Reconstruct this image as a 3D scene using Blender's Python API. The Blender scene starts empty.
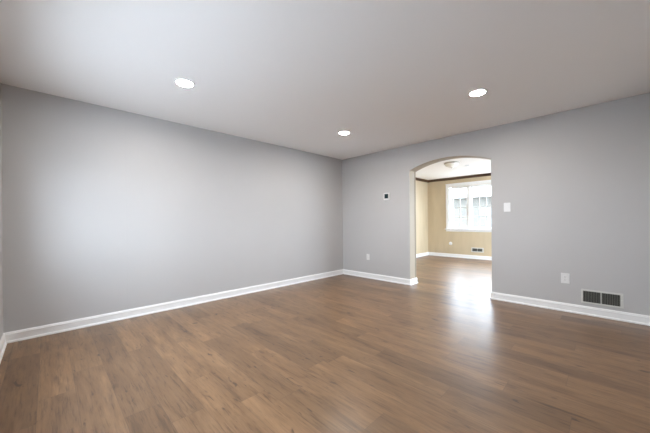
import bpy, bmesh, math, random
from mathutils import Vector, Matrix, Quaternion
random.seed(7)
PI = math.pi
sc = bpy.context.scene
COL = sc.collection

# ------------------------------------------------------------------ camera
H = 2.44
CAM = Vector((3.99358, -4.48343, 1.11704))
yaw, pitch, roll = 2.36160292, -0.00152669, -0.00864088
f = Vector((math.cos(yaw)*math.cos(pitch), math.sin(yaw)*math.cos(pitch), math.sin(pitch)))
r = Vector((math.sin(yaw), -math.cos(yaw), 0)); u = r.cross(f)
r2 = r*math.cos(roll) + u*math.sin(roll); u2 = -r*math.sin(roll) + u*math.cos(roll)
cd = bpy.data.cameras.new('camera'); cam = bpy.data.objects.new('camera', cd); COL.objects.link(cam)
M4 = Matrix((( r2.x, u2.x, -f.x, CAM.x), (r2.y, u2.y, -f.y, CAM.y), (r2.z, u2.z, -f.z, CAM.z), (0, 0, 0, 1)))
cam.matrix_world = M4
cd.sensor_width = 36; cd.lens = 36*279.832/650; cd.shift_y = 5.70/650; cd.clip_start = 0.02; cd.clip_end = 400
sc.camera = cam

# ------------------------------------------------------------------ world, exposure, daylight portals
SKY = 8.5
w = bpy.data.worlds.new('sky'); sc.world = w; w.use_nodes = True
bg = w.node_tree.nodes['Background']; bg.inputs[0].default_value = (0.76, 0.87, 1.0, 1); bg.inputs[1].default_value = SKY
LAMP = 215.0
sc.view_settings.view_transform = 'Standard'; sc.view_settings.look = 'None'
sc.view_settings.gamma = 1; sc.view_settings.use_curve_mapping = False
sc.view_settings.exposure = 1.18
try:
    sc.cycles.max_bounces = 16; sc.cycles.diffuse_bounces = 10; sc.cycles.glossy_bounces = 4
    sc.cycles.transparent_max_bounces = 12
    sc.cycles.use_denoising = True; sc.cycles.sample_clamp_indirect = 0
    sc.cycles.caustics_reflective = False; sc.cycles.caustics_refractive = False
except Exception: pass

def portal(name, loc, normal, sx, sz):
    l = bpy.data.lights.new(name, 'AREA'); l.shape = 'RECTANGLE'; l.size = sx; l.size_y = sz
    l.cycles.is_portal = True
    o = bpy.data.objects.new(name, l); COL.objects.link(o); o.location = loc
    o.rotation_euler = Vector(normal).to_track_quat('-Z', 'Z').to_euler()
    return o
YF, XL, XR2 = 4.345, -0.145, 4.0      # far room: far wall, left wall, right wall
XR, YB = 4.325, -4.79                 # this room: side wall, back wall
TH = 0.22                             # thickness of the wall with the arch
W1 = (0.52, 2.59, 0.87, 2.165)        # far window opening x0 x1 z0 z1
W2 = (0.60, 3.20, 0.80, 1.86)         # unseen window added in the back wall, behind the camera, to light this room
W3 = (0.55, 4.15, 0.25, 2.30)           # unseen window added in the far room's right wall to brighten it (y range)
portal('daylight_far', ((W1[0]+W1[1])/2, YF+0.16, (W1[2]+W1[3])/2), (0, -1, 0), W1[1]-W1[0], W1[3]-W1[2])
portal('daylight_back', ((W2[0]+W2[1])/2, YB-0.10, (W2[2]+W2[3])/2), (0, 1, 0), W2[1]-W2[0], W2[3]-W2[2])
portal('daylight_side', (XR2+0.16, (W3[0]+W3[1])/2, (W3[2]+W3[3])/2), (-1, 0, 0), W3[3]-W3[2], W3[1]-W3[0])

# ------------------------------------------------------------------ materials
def mat(name, col, rough=0.5, spec=0.5, metal=0, bump=0, bscale=60, var=0, vscale=3, stretch=(1, 1, 1), var2=None):
    m = bpy.data.materials.new(name); m.use_nodes = True
    nt = m.node_tree; N = nt.nodes; L = nt.links; b = N['Principled BSDF']
    b.inputs['Base Color'].default_value = (*col, 1); b.inputs['Roughness'].default_value = rough
    b.inputs['Specular IOR Level'].default_value = spec; b.inputs['Metallic'].default_value = metal
    tc = N.new('ShaderNodeTexCoord'); mp = N.new('ShaderNodeMapping'); mp.inputs['Scale'].default_value = stretch
    L.new(tc.outputs['Object'], mp.inputs['Vector'])
    if var:
        n = N.new('ShaderNodeTexNoise'); n.inputs['Scale'].default_value = vscale; n.inputs['Detail'].default_value = 4
        L.new(mp.outputs[0], n.inputs['Vector'])
        mx = N.new('ShaderNodeMix'); mx.data_type = 'RGBA'
        c2 = var2 or tuple(c*(1-var) for c in col)
        mx.inputs[6].default_value = (*col, 1); mx.inputs[7].default_value = (*c2, 1)
        rp = N.new('ShaderNodeValToRGB'); rp.color_ramp.elements[0].position = 0.35; rp.color_ramp.elements[1].position = 0.65
        L.new(n.outputs['Fac'], rp.inputs[0]); L.new(rp.outputs[0], mx.inputs[0]); L.new(mx.outputs[2], b.inputs['Base Color'])
    if bump:
        n = N.new('ShaderNodeTexNoise'); n.inputs['Scale'].default_value = bscale; n.inputs['Detail'].default_value = 3
        L.new(mp.outputs[0], n.inputs['Vector'])
        bp = N.new('ShaderNodeBump'); bp.inputs['Strength'].default_value = bump; bp.inputs['Distance'].default_value = 0.002
        L.new(n.outputs['Fac'], bp.inputs['Height']); L.new(bp.outputs[0], b.inputs['Normal'])
    return m
def emis(name, col, s):
    m = bpy.data.materials.new(name); m.use_nodes = True; nt = m.node_tree; nt.nodes.clear()
    e = nt.nodes.new('ShaderNodeEmission'); e.inputs[0].default_value = (*col, 1); e.inputs[1].default_value = s
    o = nt.nodes.new('ShaderNodeOutputMaterial'); nt.links.new(e.outputs[0], o.inputs[0]); return m
def glass_mat():
    m = bpy.data.materials.new('window_glass'); m.use_nodes = True; nt = m.node_tree; nt.nodes.clear()
    t = nt.nodes.new('ShaderNodeBsdfTransparent'); t.inputs[0].default_value = (0.96, 0.97, 0.97, 1)
    g = nt.nodes.new('ShaderNodeBsdfGlossy'); g.inputs['Roughness'].default_value = 0.02
    lw = nt.nodes.new('ShaderNodeLayerWeight'); lw.inputs['Blend'].default_value = 0.5
    pw = nt.nodes.new('ShaderNodeMath'); pw.operation = 'POWER'; pw.inputs[1].default_value = 5; nt.links.new(lw.outputs['Facing'], pw.inputs[0])
    fr = nt.nodes.new('ShaderNodeMath'); fr.operation = 'MULTIPLY_ADD'; fr.inputs[1].default_value = 0.96; fr.inputs[2].default_value = 0.04
    nt.links.new(pw.outputs[0], fr.inputs[0])
    x = nt.nodes.new('ShaderNodeMixShader'); o = nt.nodes.new('ShaderNodeOutputMaterial')
    nt.links.new(fr.outputs[0], x.inputs[0]); nt.links.new(t.outputs[0], x.inputs[1]); nt.links.new(g.outputs[0], x.inputs[2])
    nt.links.new(x.outputs[0], o.inputs[0]); return m

M = {}
M['grey'] = mat('grey_wall_paint', (0.49, 0.483, 0.483), 0.5, 0.4, bump=0.12, bscale=140, var=0.025, vscale=1.2)
M['ceil'] = mat('ceiling_paint', (0.88, 0.872, 0.868), 0.7, 0.2, bump=0.1, bscale=120)
M['beige'] = mat('beige_wall', (0.58, 0.475, 0.325), 0.6, 0.3, bump=0.3, bscale=70, var=0.07, vscale=2.5, stretch=(3, 3, 0.6))
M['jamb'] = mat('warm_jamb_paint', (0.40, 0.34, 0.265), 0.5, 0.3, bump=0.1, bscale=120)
M['white'] = mat('white_trim_paint', (0.83, 0.83, 0.83), 0.3, 0.5, var=0.03, vscale=8)
M['ceil2'] = mat('far_ceiling_paint', (0.90, 0.88, 0.85), 0.7, 0.2, bump=0.15, bscale=90)
M['crown'] = mat('dark_stained_wood', (0.10, 0.055, 0.035), 0.35, 0.5, var=0.4, vscale=6, stretch=(1, 1, 8))
M['muntin'] = mat('light_grey_muntin', (0.60, 0.60, 0.58), 0.4, 0.4, bump=0.02)
M['plastic'] = mat('white_plastic', (0.74, 0.735, 0.73), 0.3, 0.5, bump=0.02)
M['slot'] = mat('dark_slot', (0.03, 0.03, 0.03), 0.6)
M['ventm'] = mat('pale_grey_enamel', (0.60, 0.60, 0.57), 0.4, 0.5, bump=0.03)
M['fin'] = mat('dull_grey_fin', (0.20, 0.20, 0.18), 0.5, 0.4, bump=0.03)
M['duct'] = mat('dark_duct', (0.035, 0.035, 0.03), 0.7)
M['screen'] = mat('dark_lcd', (0.015, 0.03, 0.035), 0.15, 0.5, bump=0.01)
M['ring'] = mat('lamp_trim_white', (0.85, 0.85, 0.84), 0.4, 0.4, bump=0.02)
M['lens'] = emis('lit_lens', (1.0, 0.95, 0.88), LAMP)
M['nickel'] = mat('brushed_nickel', (0.42, 0.39, 0.34), 0.35, 0.5, metal=0.8, bump=0.03)
M['frost'] = mat('frosted_glass', (0.90, 0.88, 0.82), 0.25, 0.5, bump=0.02)
M['glass'] = glass_mat()
M['snow'] = mat('pale_ground', (0.58, 0.58, 0.58), 0.9, 0.1, var=0.25, vscale=0.6)

def floor_mat():
    m = bpy.data.materials.new('oak_vinyl_planks'); m.use_nodes = True
    nt = m.node_tree; N = nt.nodes; L = nt.links; b = N['Principled BSDF']
    uv = N.new('ShaderNodeUVMap'); uv.uv_map = 'local'
    at = N.new('ShaderNodeAttribute'); at.attribute_name = 'plank'
    sep = N.new('ShaderNodeSeparateColor'); L.new(at.outputs['Color'], sep.inputs[0])
    suv = N.new('ShaderNodeSeparateXYZ'); L.new(uv.outputs[0], suv.inputs[0])
    def mth(op, a, b_=None, c=None):
        n = N.new('ShaderNodeMath'); n.operation = op
        for i, v in enumerate((a, b_, c)):
            if v is None: continue
            if isinstance(v, (int, float)): n.inputs[i].default_value = v
            else: L.new(v, n.inputs[i])
        return n.outputs[0]
    sx = mth('MULTIPLY', sep.outputs[1], 37.0); sy = mth('MULTIPLY', sep.outputs[2], 53.0)
    U = mth('ADD', suv.outputs[0], sx); V = mth('ADD', suv.outputs[1], sy)
    def vec(ku, kv):
        c = N.new('ShaderNodeCombineXYZ'); L.new(mth('MULTIPLY', U, ku), c.inputs[0]); L.new(mth('MULTIPLY', V, kv), c.inputs[1]); L.new(sx, c.inputs[2]); return c.outputs[0]
    def noise(ku, kv, det=4, rough=0.55, dist=0.0):
        n = N.new('ShaderNodeTexNoise'); n.inputs['Scale'].default_value = 1; n.inputs['Detail'].default_value = det
        n.inputs['Roughness'].default_value = rough; n.inputs['Distortion'].default_value = dist
        L.new(vec(ku, kv), n.inputs['Vector']); return n.outputs['Fac']
    def ramp(x, stops):
        rp = N.new('ShaderNodeValToRGB'); e = rp.color_ramp.elements
        e[0].position, e[0].color = stops[0][0], (*stops[0][1], 1); e[1].position, e[1].color = stops[-1][0], (*stops[-1][1], 1)
        for p, c in stops[1:-1]:
            q = e.new(p); q.color = (*c, 1)
        L.new(x, rp.inputs[0]); return rp.outputs[0]
    def mixc(fac, a, b_, mode='MIX'):
        n = N.new('ShaderNodeMix'); n.data_type = 'RGBA'; n.blend_type = mode
        for i, v in ((0, fac), (6, a), (7, b_)):
            if isinstance(v, (int, float)): n.inputs[i].default_value = v
            elif isinstance(v, tuple): n.inputs[i].default_value = (*v, 1)
            else: L.new(v, n.inputs[i])
        return n.outputs[2]
    broad = noise(1.6, 9.0, 4, 0.6, 0.6)          # cathedral blotches
    grain = noise(5.0, 70.0, 5, 0.65, 0.3)        # fine streaks
    fine = noise(14.0, 220.0, 3, 0.6)
    c = ramp(broad, [(0.24, (0.078, 0.042, 0.020)), (0.40, (0.168, 0.092, 0.043)), (0.60, (0.208, 0.117, 0.056)), (0.80, (0.268, 0.158, 0.078))])
    g = ramp(grain, [(0.30, (0.45, 0.42, 0.40)), (0.47, (1, 1, 1)), (0.72, (1.22, 1.21, 1.20))])
    c = mixc(0.75, c, g, 'MULTIPLY')
    c = mixc(0.35, c, ramp(fine, [(0.3, (0.7, 0.68, 0.66)), (0.6, (1.1, 1.1, 1.1))]), 'MULTIPLY')
    tone = ramp(sep.outputs[0], [(0.0, (0.76, 0.75, 0.75)), (0.35, (0.96, 0.955, 0.95)), (1.0, (1.09, 1.08, 1.07))])
    c = mixc(1.0, c, tone, 'MULTIPLY')
    kn = noise(5.5, 17.0, 2, 0.5, 0.8)            # knots and short dark cracks
    kf = ramp(kn, [(0.665, (0, 0, 0)), (0.74, (1, 1, 1))])
    c = mixc(mth('MULTIPLY', kf, 0.85), c, (0.062, 0.036, 0.022))
    ck = noise(10.0, 75.0, 3, 0.6, 0.5)           # fine dark cracks in the rustic planks
    cf = mth('MULTIPLY', ramp(ck, [(0.64, (0, 0, 0)), (0.70, (1, 1, 1))]), ramp(noise(2.2, 8.0, 2), [(0.45, (0, 0, 0)), (0.62, (1, 1, 1))]))
    c = mixc(mth('MULTIPLY', cf, 0.75), c, (0.070, 0.038, 0.020))
    # plank joints
    def edge(coord, size):
        return mth('MINIMUM', coord, mth('SUBTRACT', size, coord))
    ux = N.new('ShaderNodeUVMap'); ux.uv_map = 'size'; ss = N.new('ShaderNodeSeparateXYZ'); L.new(ux.outputs[0], ss.inputs[0])
    d = mth('MINIMUM', edge(suv.outputs[0], ss.outputs[0]), edge(suv.outputs[1], ss.outputs[1]))
    j = mth('LESS_THAN', d, 0.0016)
    c = mixc(mth('MULTIPLY', j, 0.45), c, (0.08, 0.05, 0.03))
    L.new(c, b.inputs['Base Color'])
    rr = N.new('ShaderNodeMapRange'); rr.inputs[3].default_value = 0.44; rr.inputs[4].default_value = 0.54
    L.new(grain, rr.inputs[0]); L.new(rr.outputs[0], b.inputs['Roughness'])
    b.inputs['Specular IOR Level'].default_value = 0.32
    b.inputs['Coat Weight'].default_value = 0.55; b.inputs['Coat Roughness'].default_value = 0.27; b.inputs['Coat IOR'].default_value = 1.45
    hb = mth('SUBTRACT', mth('MULTIPLY', grain, 0.5), mth('MULTIPLY', j, 1.0))
    bp = N.new('ShaderNodeBump'); bp.inputs['Strength'].default_value = 0.15; bp.inputs['Distance'].default_value = 0.0012
    L.new(hb, bp.inputs['Height']); L.new(bp.outputs[0], b.inputs['Normal'])
    return m
M['floor'] = floor_mat()

# ------------------------------------------------------------------ mesh helpers
def link(name, bm, m, parent=None, loc=None, smooth=False, bevel=0):
    bmesh.ops.recalc_face_normals(bm, faces=bm.faces)
    me = bpy.data.meshes.new(name); bm.to_mesh(me); bm.free()
    for x in (m if isinstance(m, (list, tuple)) else [m]): me.materials.append(x)
    if smooth:
        for p in me.polygons: p.use_smooth = True
    o = bpy.data.objects.new(name, me); COL.objects.link(o)
    if loc is not None: o.location = loc
    if parent is not None: o.parent = parent
    if bevel:
        b = o.modifiers.new('bevel', 'BEVEL'); b.width = bevel; b.segments = 3; b.limit_method = 'ANGLE'
    return o
def box(bm, x0, x1, y0, y1, z0, z1, mi=0):
    vs = [bm.verts.new(p) for p in ((x0,y0,z0),(x1,y0,z0),(x1,y1,z0),(x0,y1,z0),(x0,y0,z1),(x1,y0,z1),(x1,y1,z1),(x0,y1,z1))]
    for q in ((0,3,2,1),(4,5,6,7),(0,1,5,4),(1,2,6,5),(2,3,7,6),(3,0,4,7)):
        fc = bm.faces.new([vs[i] for i in q]); fc.material_index = mi
def bx(*a):
    bm = bmesh.new()
    for q in (a if isinstance(a[0], (tuple, list)) else [a]): box(bm, *q)
    return bm
def lathe(prof, seg=48):
    bm = bmesh.new(); rings = []
    for (rr, z) in prof:
        rings.append([bm.verts.new((rr*math.cos(2*PI*k/seg), rr*math.sin(2*PI*k/seg), z)) for k in range(seg)] if rr > 1e-6 else [bm.verts.new((0, 0, z))])
    for a, b in zip(rings, rings[1:]):
        for k in range(seg):
            k2 = (k+1) % seg
            if len(a) == 1 and len(b) == 1: continue
            if len(a) == 1: bm.faces.new((a[0], b[k], b[k2]))
            elif len(b) == 1: bm.faces.new((a[k], b[0], a[k2]))
            else: bm.faces.new((a[k], b[k], b[k2], a[k2]))
    return bm
def structure(o): o['kind'] = 'structure'; return o
def thing(name, label, cat, loc, rot=(0, 0, 0), group=None):
    o = bpy.data.objects.new(name, None); COL.objects.link(o); o.location = loc; o.rotation_euler = rot
    o.empty_display_size = 0.05
    o['label'] = label; o['category'] = cat
    if group: o['group'] = group
    return o

# ------------------------------------------------------------------ floor of individual planks (one mesh)
def build_floor():
    bm = bmesh.new(); uvl = bm.loops.layers.uv.new('local'); uvs = bm.loops.layers.uv.new('size')
    cl = bm.loops.layers.float_color.new('plank')
    x0, x1, ya, yb, W, Lp = -0.30, 4.50, -4.96, 4.56, 0.18, 1.22
    fixed = {0: 2.38, -1: 1.85, -2: 2.538, -3: 2.38, 1: 2.43, -7: 1.17, -8: 1.46, -9: 0.52}  # row -> one joint position, row 0 = y -3.10..-2.92
    n0 = int(math.floor((ya+3.10)/W)); n1 = int(math.ceil((yb+3.10)/W))
    prev = None
    for n in range(n0, n1):
        y0 = -3.10+n*W; y1 = y0+W; cy0, cy1 = max(y0, ya), min(y1, yb)
        if n in fixed: ph = fixed[n]
        else:
            while True:
                ph = random.uniform(0, Lp)
                if prev is None or 0.2 < ((ph-prev) % Lp) < Lp-0.2: break
        prev = ph
        s = ph - Lp*math.ceil((ph-x0)/Lp)
        while s < x1:
            a, b = max(s, x0), min(s+Lp, x1)
            if b-a > 1e-4:
                tone, s1, s2 = random.random(), random.random(), random.random()
                if n == 0 and abs(s+Lp-2.38) < 0.01: tone = 0.0
                if n == -2 and abs(s+Lp-2.538) < 0.01: tone = 0.2
                if n in (-1, 0) and abs(s-fixed[n]) < 0.01: tone = 0.9
                if n in (-3, -4) and s > 2.0: tone = 0.95  # lighter tone paints the centre-lit floor into these front-middle planks
                if n == -3 and abs(s+Lp-2.38) < 0.01: tone = 0.6
                vs = [bm.verts.new(p) for p in ((a, cy0, 0), (b, cy0, 0), (b, cy1, 0), (a, cy1, 0))]
                fc = bm.faces.new(vs)
                for lp in fc.loops:
                    lp[uvl].uv = (lp.vert.co.x-s, lp.vert.co.y-y0); lp[uvs].uv = (Lp, W); lp[cl] = (tone, s1, s2, 1)
            s += Lp
    # slab under the planks
    box(bm, x0, x1, ya, yb, -0.2, -0.004)
    me = bpy.data.meshes.new('floor'); bm.to_mesh(me); bm.free(); me.materials.append(M['floor'])
    o = bpy.data.objects.new('floor', me); COL.objects.link(o); return structure(o)
build_floor()

# ------------------------------------------------------------------ walls and ceilings
# left wall of this room, with a faint taped panel joint
bm = bx((-0.14, 0, YB, 0, 0, H))
for yy in (-3.82,):
    box(bm, -0.01, 0.0012, yy-0.006, yy+0.006, 0.08, H)
structure(link('wall_left', bm, M['grey']))
# wall with the arched opening: front grey, soffit/jambs warm, back beige
AX0, AX1, AZ, AP = 1.562, 2.828, 1.995, 2.124
def arch_z(x):
    c = (AX0+AX1)/2; hw = (AX1-AX0)/2; s = AP-AZ; R_ = (hw*hw+s*s)/(2*s)
    return AP-R_+math.sqrt(max(R_*R_-(x-c)**2, 0))
def arch_wall():
    bm = bmesh.new()
    NS = 40
    pts = [(AX0+(AX1-AX0)*k/NS) for k in range(NS+1)]
    prof = [(AX0, 0.0)]+[(x, arch_z(x)) for x in pts]+[(AX1, 0.0)]
    XA, XB = -0.3, XR+0.14
    def quad(ps, mi):
        fc = bm.faces.new([bm.verts.new(p) for p in ps]); fc.material_index = mi
    for y, mi in ((0.0, 0), (TH, 2)):
        quad([(XA, y, 0), (AX0, y, 0), (AX0, y, H), (XA, y, H)], mi)
        quad([(AX1, y, 0), (XB, y, 0), (XB, y, H), (AX1, y, H)], mi)
        for a, b in zip(prof[1:-2], prof[2:-1]):
            quad([(a[0], y, a[1]), (b[0], y, b[1]), (b[0], y, H), (a[0], y, H)], mi)
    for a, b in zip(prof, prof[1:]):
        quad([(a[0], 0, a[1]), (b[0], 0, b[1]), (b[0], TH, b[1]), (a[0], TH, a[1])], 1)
    quad([(XA, 0, H), (XB, 0, H), (XB, TH, H), (XA, TH, H)], 0)
    quad([(XA, 0, 0), (XA, TH, 0), (XA, TH, H), (XA, 0, H)], 0)
    quad([(XB, 0, 0), (XB, TH, 0), (XB, TH, H), (XB, 0, H)], 0)
    bmesh.ops.remove_doubles(bm, verts=bm.verts, dist=1e-5)
    return bm
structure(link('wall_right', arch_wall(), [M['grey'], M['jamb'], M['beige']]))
M['edgestrip'] = mat('tan_edge_strip', (0.27, 0.22, 0.16), 0.5, 0.3, var=0.1)
structure(link('jamb_edge_strip', bx(AX0-0.002, AX0+0.004, TH-0.040, TH+0.0005, 0.1006, AZ), M['edgestrip'], bevel=0.001))  # thin darker tan strip along the left jamb's back edge
structure(link('wall_side', bx(XR, XR+0.14, YB-0.14, 0, 0, H), M['grey']))
def holed(x0, x1, y0, y1, W):   # wall along x with a window opening
    return bx((x0, W[0], y0, y1, 0, H), (W[1], x1, y0, y1, 0, H), (W[0], W[1], y0, y1, 0, W[2]), (W[0], W[1], y0, y1, W[3], H))
structure(link('wall_back', holed(-0.14, XR, YB-0.09, YB, W2), M['grey']))
structure(link('wall_far', holed(XL-0.14, XR2+0.14, YF, YF+0.14, W1), M['beige']))
structure(link('wall_far_left', bx(XL-0.14, XL, TH, YF, 0, H), M['beige']))
structure(link('wall_far_right', bx((XR2, XR2+0.14, TH, W3[0], 0, H), (XR2, XR2+0.14, W3[1], YF, 0, H), (XR2, XR2+0.14, W3[0], W3[1], 0, W3[2]), (XR2, XR2+0.14, W3[0], W3[1], W3[3], H)), M['beige']))
structure(link('ceiling', bx(-0.14, XR+0.14, YB-0.14, TH/2, H, H+0.15), M['ceil']))
structure(link('ceiling', bx(XL-0.14, XR+0.14, TH/2, YF+0.14, H, H+0.15), M['ceil2']))
g = bmesh.new(); box(g, -60, 60, -60, 60, -0.9, -0.6); structure(link('ground', g, M['snow']))

# house added past the far window: dark lap siding dims panes, snowy roof bright
M['siding'] = mat('lap_siding', (0.125, 0.119, 0.106), 0.8, 0.2, var=0.2, vscale=2.0)
M['shade'] = mat('house_pane', (0.135, 0.135, 0.13), 0.5, 0.2, bump=0.02)
M['housetrim'] = mat('house_trim', (0.19, 0.19, 0.18), 0.7, 0.2, var=0.1)
M['roofsnow'] = mat('snowy_roof', (0.86, 0.87, 0.88), 0.9, 0.1, bump=0.3, bscale=4)
def house():
    t = thing('added_house', 'added house outside the far window, dark-sided to dim the view through its panes', 'house', (-1.0, 12.0, -0.6))
    w_, e_ = 9.0, 2.95
    bm = bx((-w_, w_, 0.03, 7.0, 0, e_)); n = 17
    for k in range(n):        # tapered lap boards
        za, zb = e_*k/n, e_*(k+1)/n
        vs = [bm.verts.new(p) for p in ((-w_, -0.012, za), (w_, -0.012, za), (w_, 0.029, za), (-w_, 0.029, za), (-w_, 0.012, zb), (w_, 0.012, zb), (w_, 0.029, zb), (-w_, 0.029, zb))]
        for q in ((0,3,2,1),(4,5,6,7),(0,1,5,4),(1,2,6,5),(2,3,7,6),(3,0,4,7)): bm.faces.new([vs[i] for i in q])
    link('siding_wall', bm, M['siding'], t)
    rf = bmesh.new(); a = [(-0.45, e_-0.02), (3.5, e_+1.5), (7.45, e_-0.02), (7.45, e_+0.20), (3.5, e_+1.75), (-0.45, e_+0.20)]
    A = [rf.verts.new((-w_-0.3, y, z)) for y, z in a]; B = [rf.verts.new((w_+0.3, y, z)) for y, z in a]
    for k in range(6): rf.faces.new((A[k], A[(k+1) % 6], B[(k+1) % 6], B[k]))
    rf.faces.new(A); rf.faces.new(list(reversed(B)))
    link('roof', rf, M['roofsnow'], t)
    for x in (-6.0, -2.2, 1.2, 5.0):
        o = link('house_window', bx((x-0.65, x-0.55, -0.05, 0, 1.0, 2.4), (x+0.55, x+0.65, -0.05, 0, 1.0, 2.4), (x-0.55, x+0.55, -0.05, 0, 2.3, 2.4), (x-0.55, x+0.55, -0.05, 0, 1.0, 1.1), (x-0.55, x+0.55, -0.04, 0, 1.67, 1.73)), M['housetrim'], t)
        link('pane', bx(x-0.55, x+0.55, -0.022, -0.015, 1.1, 2.3), M['shade'], o)
house()

# ------------------------------------------------------------------ mitred mouldings along the walls
def runs(path, prof, m, names, closed=True):
    n = len(path); rings = []
    for i in range(n):
        p = Vector(path[i]); a = Vector(path[i-1]); b = Vector(path[(i+1) % n])
        d0 = (p-a).normalized(); d1 = (b-p).normalized()
        n0 = Vector((d0.y, -d0.x)); n1 = Vector((d1.y, -d1.x))      # room lies to the right of the path
        mt = (n0+n1)/(1+n0.dot(n1))
        rings.append([(p.x+mt.x*d, p.y+mt.y*d, z) for d, z in prof])
    for i in range(n):
        nm = names[i]
        if not nm: continue
        j = (i+1) % n; bm = bmesh.new()
        A = [bm.verts.new(q) for q in rings[i]]; B = [bm.verts.new(q) for q in rings[j]]
        for k in range(len(prof)):
            k2 = (k+1) % len(prof); bm.faces.new((A[k], A[k2], B[k2], B[k]))
        bm.faces.new(A); bm.faces.new(list(reversed(B)))
        structure(link(nm, bm, m))
base_prof = [(0, 0.0005), (0.0255, 0.0005), (0.0255, 0.010), (0.0235, 0.0155), (0.019, 0.0185), (0.0135, 0.0195), (0.0135, 0.070),
             (0.0150, 0.076), (0.0150, 0.080), (0.0115, 0.086), (0.0105, 0.0925), (0.0070, 0.0985), (0.0040, 0.1005), (0, 0.1005)]
loop = [(AX1, 0), (XR, 0), (XR, YB), (0, YB), (0, 0), (AX0, 0), (AX0, TH), (XL, TH), (XL, YF), (XR2, YF), (XR2, TH), (AX1, TH)]
runs(loop, base_prof, M['white'], ['baseboard_right', 'baseboard_side', 'baseboard_back', 'baseboard_left', 'baseboard_right',
     'baseboard_jamb', 'baseboard_far_near', 'baseboard_far_left', 'baseboard_far', 'baseboard_far_right', 'baseboard_far_near', 'baseboard_jamb'])
crown_prof = [(0, H-0.0005), (0.050, H-0.0005), (0.050, H-0.010), (0.040, H-0.022), (0.026, H-0.040), (0.014, H-0.056), (0.012, H-0.068), (0, H-0.072)]
runs([(XL, TH), (XL, YF), (XR2, YF), (XR2, TH)], crown_prof, M['crown'], ['trim_1', 'trim_2', 'trim_3', 'trim_4'])

# ------------------------------------------------------------------ windows
def window(name, origin, rotz, wid, z0, z1, bays, rows, nose=0.055, sh=0.0):
    """local frame: x along the wall, y out through the wall, wall's inner face at y=0; bays = list of (x0, x1, columns) of glass"""
    root = bpy.data.objects.new(name, None); COL.objects.link(root); root.location = origin; root.rotation_euler = (0, 0, rotz); structure(root)
    c = 0.074
    bm = bx((-c, 0, -0.018, 0.0, z0, z1+c), (wid, wid+c, -0.018, 0.0, z0, z1+c), (0, wid, -0.018, 0.0, z1, z1+c))
    box(bm, -c-0.008, wid+c+0.008, -0.026, 0.0, z1+c, z1+c+0.014)
    link('window_casing', bm, M['white'], root, bevel=0.003)
    bm = bx((-c-0.03, wid+c+0.03, -nose, 0.0, z0-0.024, z0)); box(bm, 0.001, wid-0.001, -0.001, 0.138+sh, z0+0.0005, z0+0.012)
    link('window_sill', bm, M['white'], root, bevel=0.003)
    link('window_apron', bx(-c, wid+c, -0.016, 0.0, z0-0.085, z0-0.0245), M['white'], root, bevel=0.002)
    fr = bx((0.001, wid-0.001, 0.05+sh, 0.13+sh, z1-0.03, z1-0.001), (0.001, 0.03, 0.0, 0.13+sh, z0+0.013, z1-0.03), (wid-0.03, wid-0.001, 0.0, 0.13+sh, z0+0.013, z1-0.03))
    for (a, b, cols), (a2, b2, c2) in zip(bays, bays[1:]):
        box(fr, b+0.045, a2-0.045, 0.03+min(sh,0)*0.6, 0.13+sh, z0+0.013, z1-0.03)
    link('window_frame', fr, M['white'], root)
    for a, b, cols in bays:
        gz0, gz1 = z0+0.06, z1-0.075
        s = bx((a-0.044, a, 0.065+sh, 0.105+sh, z0+0.014, z1-0.031), (b, b+0.044, 0.065+sh, 0.105+sh, z0+0.014, z1-0.031), (a, b, 0.065+sh, 0.105+sh, z0+0.014, gz0), (a, b, 0.065+sh, 0.105+sh, gz1, z1-0.031))
        so = link('window_sash', s, M['white'], root)
        mt = bmesh.new()
        for k in range(1, cols):
            x = a+(b-a)*k/cols; box(mt, x-0.011, x+0.011, 0.074+sh, 0.096+sh, gz0, gz1)
        for k in range(1, rows):
            z = gz0+(gz1-gz0)*k/rows; box(mt, a, b, 0.0745+sh, 0.0955+sh, z-0.011, z+0.011)
        link('muntins', mt, M['muntin'], so)
        link('window_glass', bx(a, b, 0.083+sh, 0.087+sh, gz0, gz1), M['glass'], so)
    return root
window('window_1', (W1[0], YF, 0), 0, W1[1]-W1[0], W1[2], W1[3],
       [(0.636-0.52, 1.030-0.52, 2), (1.180-0.52, 1.930-0.52, 4), (2.080-0.52, 2.474-0.52, 2)], 4)
window('added_window_2', (W2[1], YB, 0), PI, W2[1]-W2[0], W2[2], W2[3], [(0.08, 1.23, 2), (1.37, 2.52, 2)], 2, 0.020, -0.05)
window('added_window_3', (XR2, W3[1], 0), -PI/2, W3[1]-W3[0], W3[2], W3[3], [(0.08, 1.73, 3), (1.87, 3.52, 3)], 3)

# ------------------------------------------------------------------ recessed ceiling lights
def recessed(loc, label):
    t = thing('recessed_light', label, 'ceiling light', loc, group='recessed lights in the grey room ceiling')
    ring = lathe([(0.068, -0.004), (0.072, -0.0075), (0.082, -0.0075), (0.088, -0.004), (0.090, 0.0), (0.068, 0.0)])
    bmesh.ops.remove_doubles(ring, verts=ring.verts, dist=1e-6)
    link('trim_ring', ring, M['ring'], t, smooth=False)
    link('lens', lathe([(0, -0.0062), (0.04, -0.006), (0.068, -0.0045), (0.068, -0.0005), (0, -0.0005)]), M['lens'], t)
    return t
first = recessed((1.189, -3.555, H), 'round recessed ceiling light nearest the left wall, leftmost in the photo')
def copy_tree(o, loc, label):
    c = o.copy(); COL.objects.link(c); c.location = loc; c['label'] = label
    for ch in o.children:
        d = ch.copy(); COL.objects.link(d); d.parent = c
    return c
copy_tree(first, (1.235, -1.335, H), 'round recessed ceiling light nearest the far corner of the grey walls')
copy_tree(first, (3.052, -1.315, H), 'round recessed ceiling light in front of the arched opening, rightmost in the photo')

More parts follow.
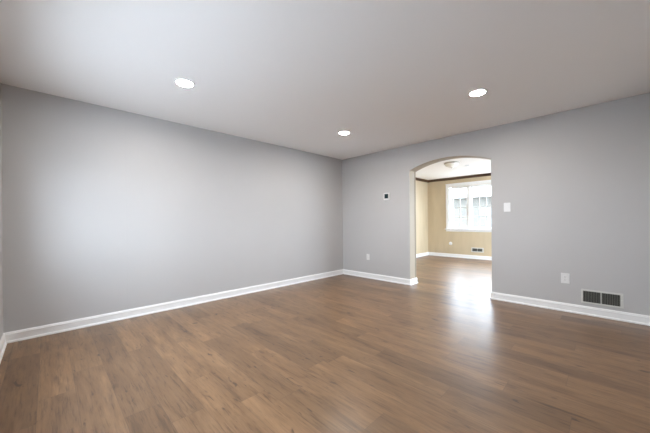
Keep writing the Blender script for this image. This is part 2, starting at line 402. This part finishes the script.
# ------------------------------------------------------------------ wall plates on the wall with the arch (local: x right, y into the wall, z up)
def wall_thing(name, label, cat, x, z, y=0.0, group=None): return thing(name, label, cat, (x, y, z), group=group)
def screws(t, zs, x=0, d=-0.0065):
    for z in zs:
        s = lathe([(0, 0.0012), (0.0022, 0.001), (0.003, 0), (0.003, -0.0005), (0, -0.0005)], 12)
        bmesh.ops.rotate(s, verts=s.verts, cent=(0, 0, 0), matrix=Matrix.Rotation(PI/2, 3, 'X'))
        link('screw', s, M['plastic'], t, loc=(x, d, z))
def plate(t, w, h, th=0.006):
    return link('cover_plate', bx(-w/2, w/2, -th, 0, -h/2, h/2), M['plastic'], t, bevel=0.0025)
def receptacle(t, z):
    bm = lathe([(0, 0.0035), (0.0155, 0.0035), (0.0165, 0.0025), (0.0165, 0), (0, 0)], 24)
    bmesh.ops.rotate(bm, verts=bm.verts, cent=(0, 0, 0), matrix=Matrix.Rotation(PI/2, 3, 'X'))
    o = link('receptacle', bm, M['plastic'], t, loc=(0, -0.006, z))
    sb = bx((-0.0075, -0.0055, -0.0040, -0.0030, 0.000, 0.008), (0.0055, 0.0075, -0.0040, -0.0030, 0.000, 0.0065), (-0.002, 0.002, -0.0040, -0.0030, -0.0095, -0.0055))
    link('socket_slots', sb, M['slot'], o)
# outlet left of the arch
t = wall_thing('wall_outlet', 'small white duplex outlet low on the grey wall between corner and arch', 'outlet', 0.664, 0.417, group=None)
plate(t, 0.072, 0.117); receptacle(t, 0.0195); receptacle(t, -0.0195); screws(t, (0,))
# decorator plate right of the arch
t = wall_thing('wall_outlet', 'white rectangular wall plate low on the grey wall, just left of the metal vent grille', 'outlet', 3.624, 0.402)
plate(t, 0.080, 0.124)
o = link('outlet_insert', bx(-0.0165, 0.0165, -0.0085, -0.0055, -0.0335, 0.0335), M['plastic'], t, bevel=0.001)
link('socket_slots', bx(*[q for z in (0.017, -0.017) for q in ((-0.0075, -0.0055, -0.0090, -0.0080, z, z+0.008), (0.0055, 0.0075, -0.0090, -0.0080, z, z+0.0065), (-0.002, 0.002, -0.0090, -0.0080, z-0.009, z-0.005))]), M['slot'], o)
screws(t, (0.048, -0.048))
# switch
t = wall_thing('light_switch', 'white light switch plate at chest height right of the arched opening', 'light switch', 3.0215, 1.295)
plate(t, 0.078, 0.122)
tg = bx(-0.0050, 0.0050, -0.0180, -0.0055, -0.002, 0.010)
link('switch_surround', bx(-0.008, 0.008, -0.0072, -0.0055, -0.0155, 0.0155), M['plastic'], t)
link('toggle', tg, M['plastic'], t, bevel=0.0015); screws(t, (0.030, -0.030))
# thermostat
t = wall_thing('thermostat', 'square white thermostat with a dark screen on the grey wall left of the arch', 'thermostat', 1.108, 1.575)
link('housing', bx(-0.062, 0.062, -0.024, -0.0005, -0.066, 0.066), M['plastic'], t, bevel=0.006)
link('screen', bx(-0.042, 0.038, -0.0255, -0.0235, -0.036, 0.048), M['screen'], t, bevel=0.001)
# supply / return grille
def grille(name, label, x, z, y, W, Hh, bd, fins, flip=1):
    t = wall_thing(name, label, 'vent', x, z, y)
    hw, hh = W/2, Hh/2; th = 0.007
    bm = bx((-hw, hw, -th, 0, hh-bd, hh), (-hw, hw, -th, 0, -hh, -hh+bd), (-hw, -hw+bd, -th, 0, -hh+bd, hh-bd), (hw-bd*1.4, hw, -th, 0, -hh+bd, hh-bd))
    box(bm, -0.004-bd*0.2, 0.004-bd*0.2, -th, 0, -hh+bd, hh-bd)
    link('grille_frame', bm, M['ventm'], t, bevel=0.0015)
    link('duct_back', bx(-hw+bd, hw-bd*1.4, -0.0012, -0.0002, -hh+bd, hh-bd), M['duct'], t)
    for s0, s1 in ((-hw+bd, -0.004-bd*0.2), (0.004-bd*0.2, hw-bd*1.4)):
        fb = bmesh.new()
        for k in range(fins):
            cx = s0+(s1-s0)*(k+0.5)/fins
            box(fb, cx-0.0014, cx+0.0014, -0.0060, -0.0013, -hh+bd+0.0005, hh-bd-0.0005)
        link('louvers', fb, M['fin'], t)
    lv = link('damper_lever', bx(hw-bd*0.95, hw-bd*0.45, -0.0125, -0.0065, -0.008, 0.008), M['ventm'], t, bevel=0.001)
    return t
grille('wall_vent', 'pale grey metal vent grille low on the grey wall right of the white plate', 3.938, 0.2155, 0, 0.345, 0.162, 0.0175, 11)
grille('wall_vent', 'small cream vent grille low on the beige wall under the window', 1.335, 0.262, YF, 0.33, 0.135, 0.026, 8)
# round white outlet on the beige wall
t = wall_thing('wall_outlet', 'small round white outlet cover on the beige wall below the window', 'outlet', 0.575, 0.413, YF)
bm = lathe([(0, 0.009), (0.030, 0.008), (0.045, 0.005), (0.050, 0), (0, 0)], 32)
bmesh.ops.rotate(bm, verts=bm.verts, cent=(0, 0, 0), matrix=Matrix.Rotation(PI/2, 3, 'X'))
link('cover_plate', bm, M['plastic'], t, smooth=False)
link('socket_slots', bx((-0.0075, -0.0055, -0.0098, -0.0088, 0.0, 0.008), (0.0055, 0.0075, -0.0098, -0.0088, 0.0, 0.0065)), M['slot'], t)

# ------------------------------------------------------------------ far room ceiling fixtures
t = thing('flush_mount_light', 'unlit flush mount light with a shallow bowl on the ceiling beyond the arch', 'ceiling light', (1.489, 2.086, H))
link('canopy_ring', lathe([(0, 0), (0.165, 0), (0.168, -0.012), (0.160, -0.026), (0.148, -0.030), (0, -0.030)]), M['nickel'], t, smooth=False)
link('glass_bowl', lathe([(0.150, -0.030), (0.143, -0.048), (0.118, -0.072), (0.080, -0.092), (0.040, -0.104), (0, -0.108)]), M['frost'], t, smooth=True)
link('finial', lathe([(0, -0.106), (0.010, -0.108), (0.012, -0.116), (0.006, -0.124), (0, -0.126)], 20), M['nickel'], t, smooth=True)
t = thing('smoke_detector', 'tiny round white detector on the ceiling beyond the arch, right of the bowl light', 'smoke detector', (1.638, 2.640, H))
link('detector_body', lathe([(0, 0), (0.050, 0), (0.050, -0.010), (0.044, -0.018), (0.030, -0.021), (0, -0.021)], 32), M['plastic'], t)
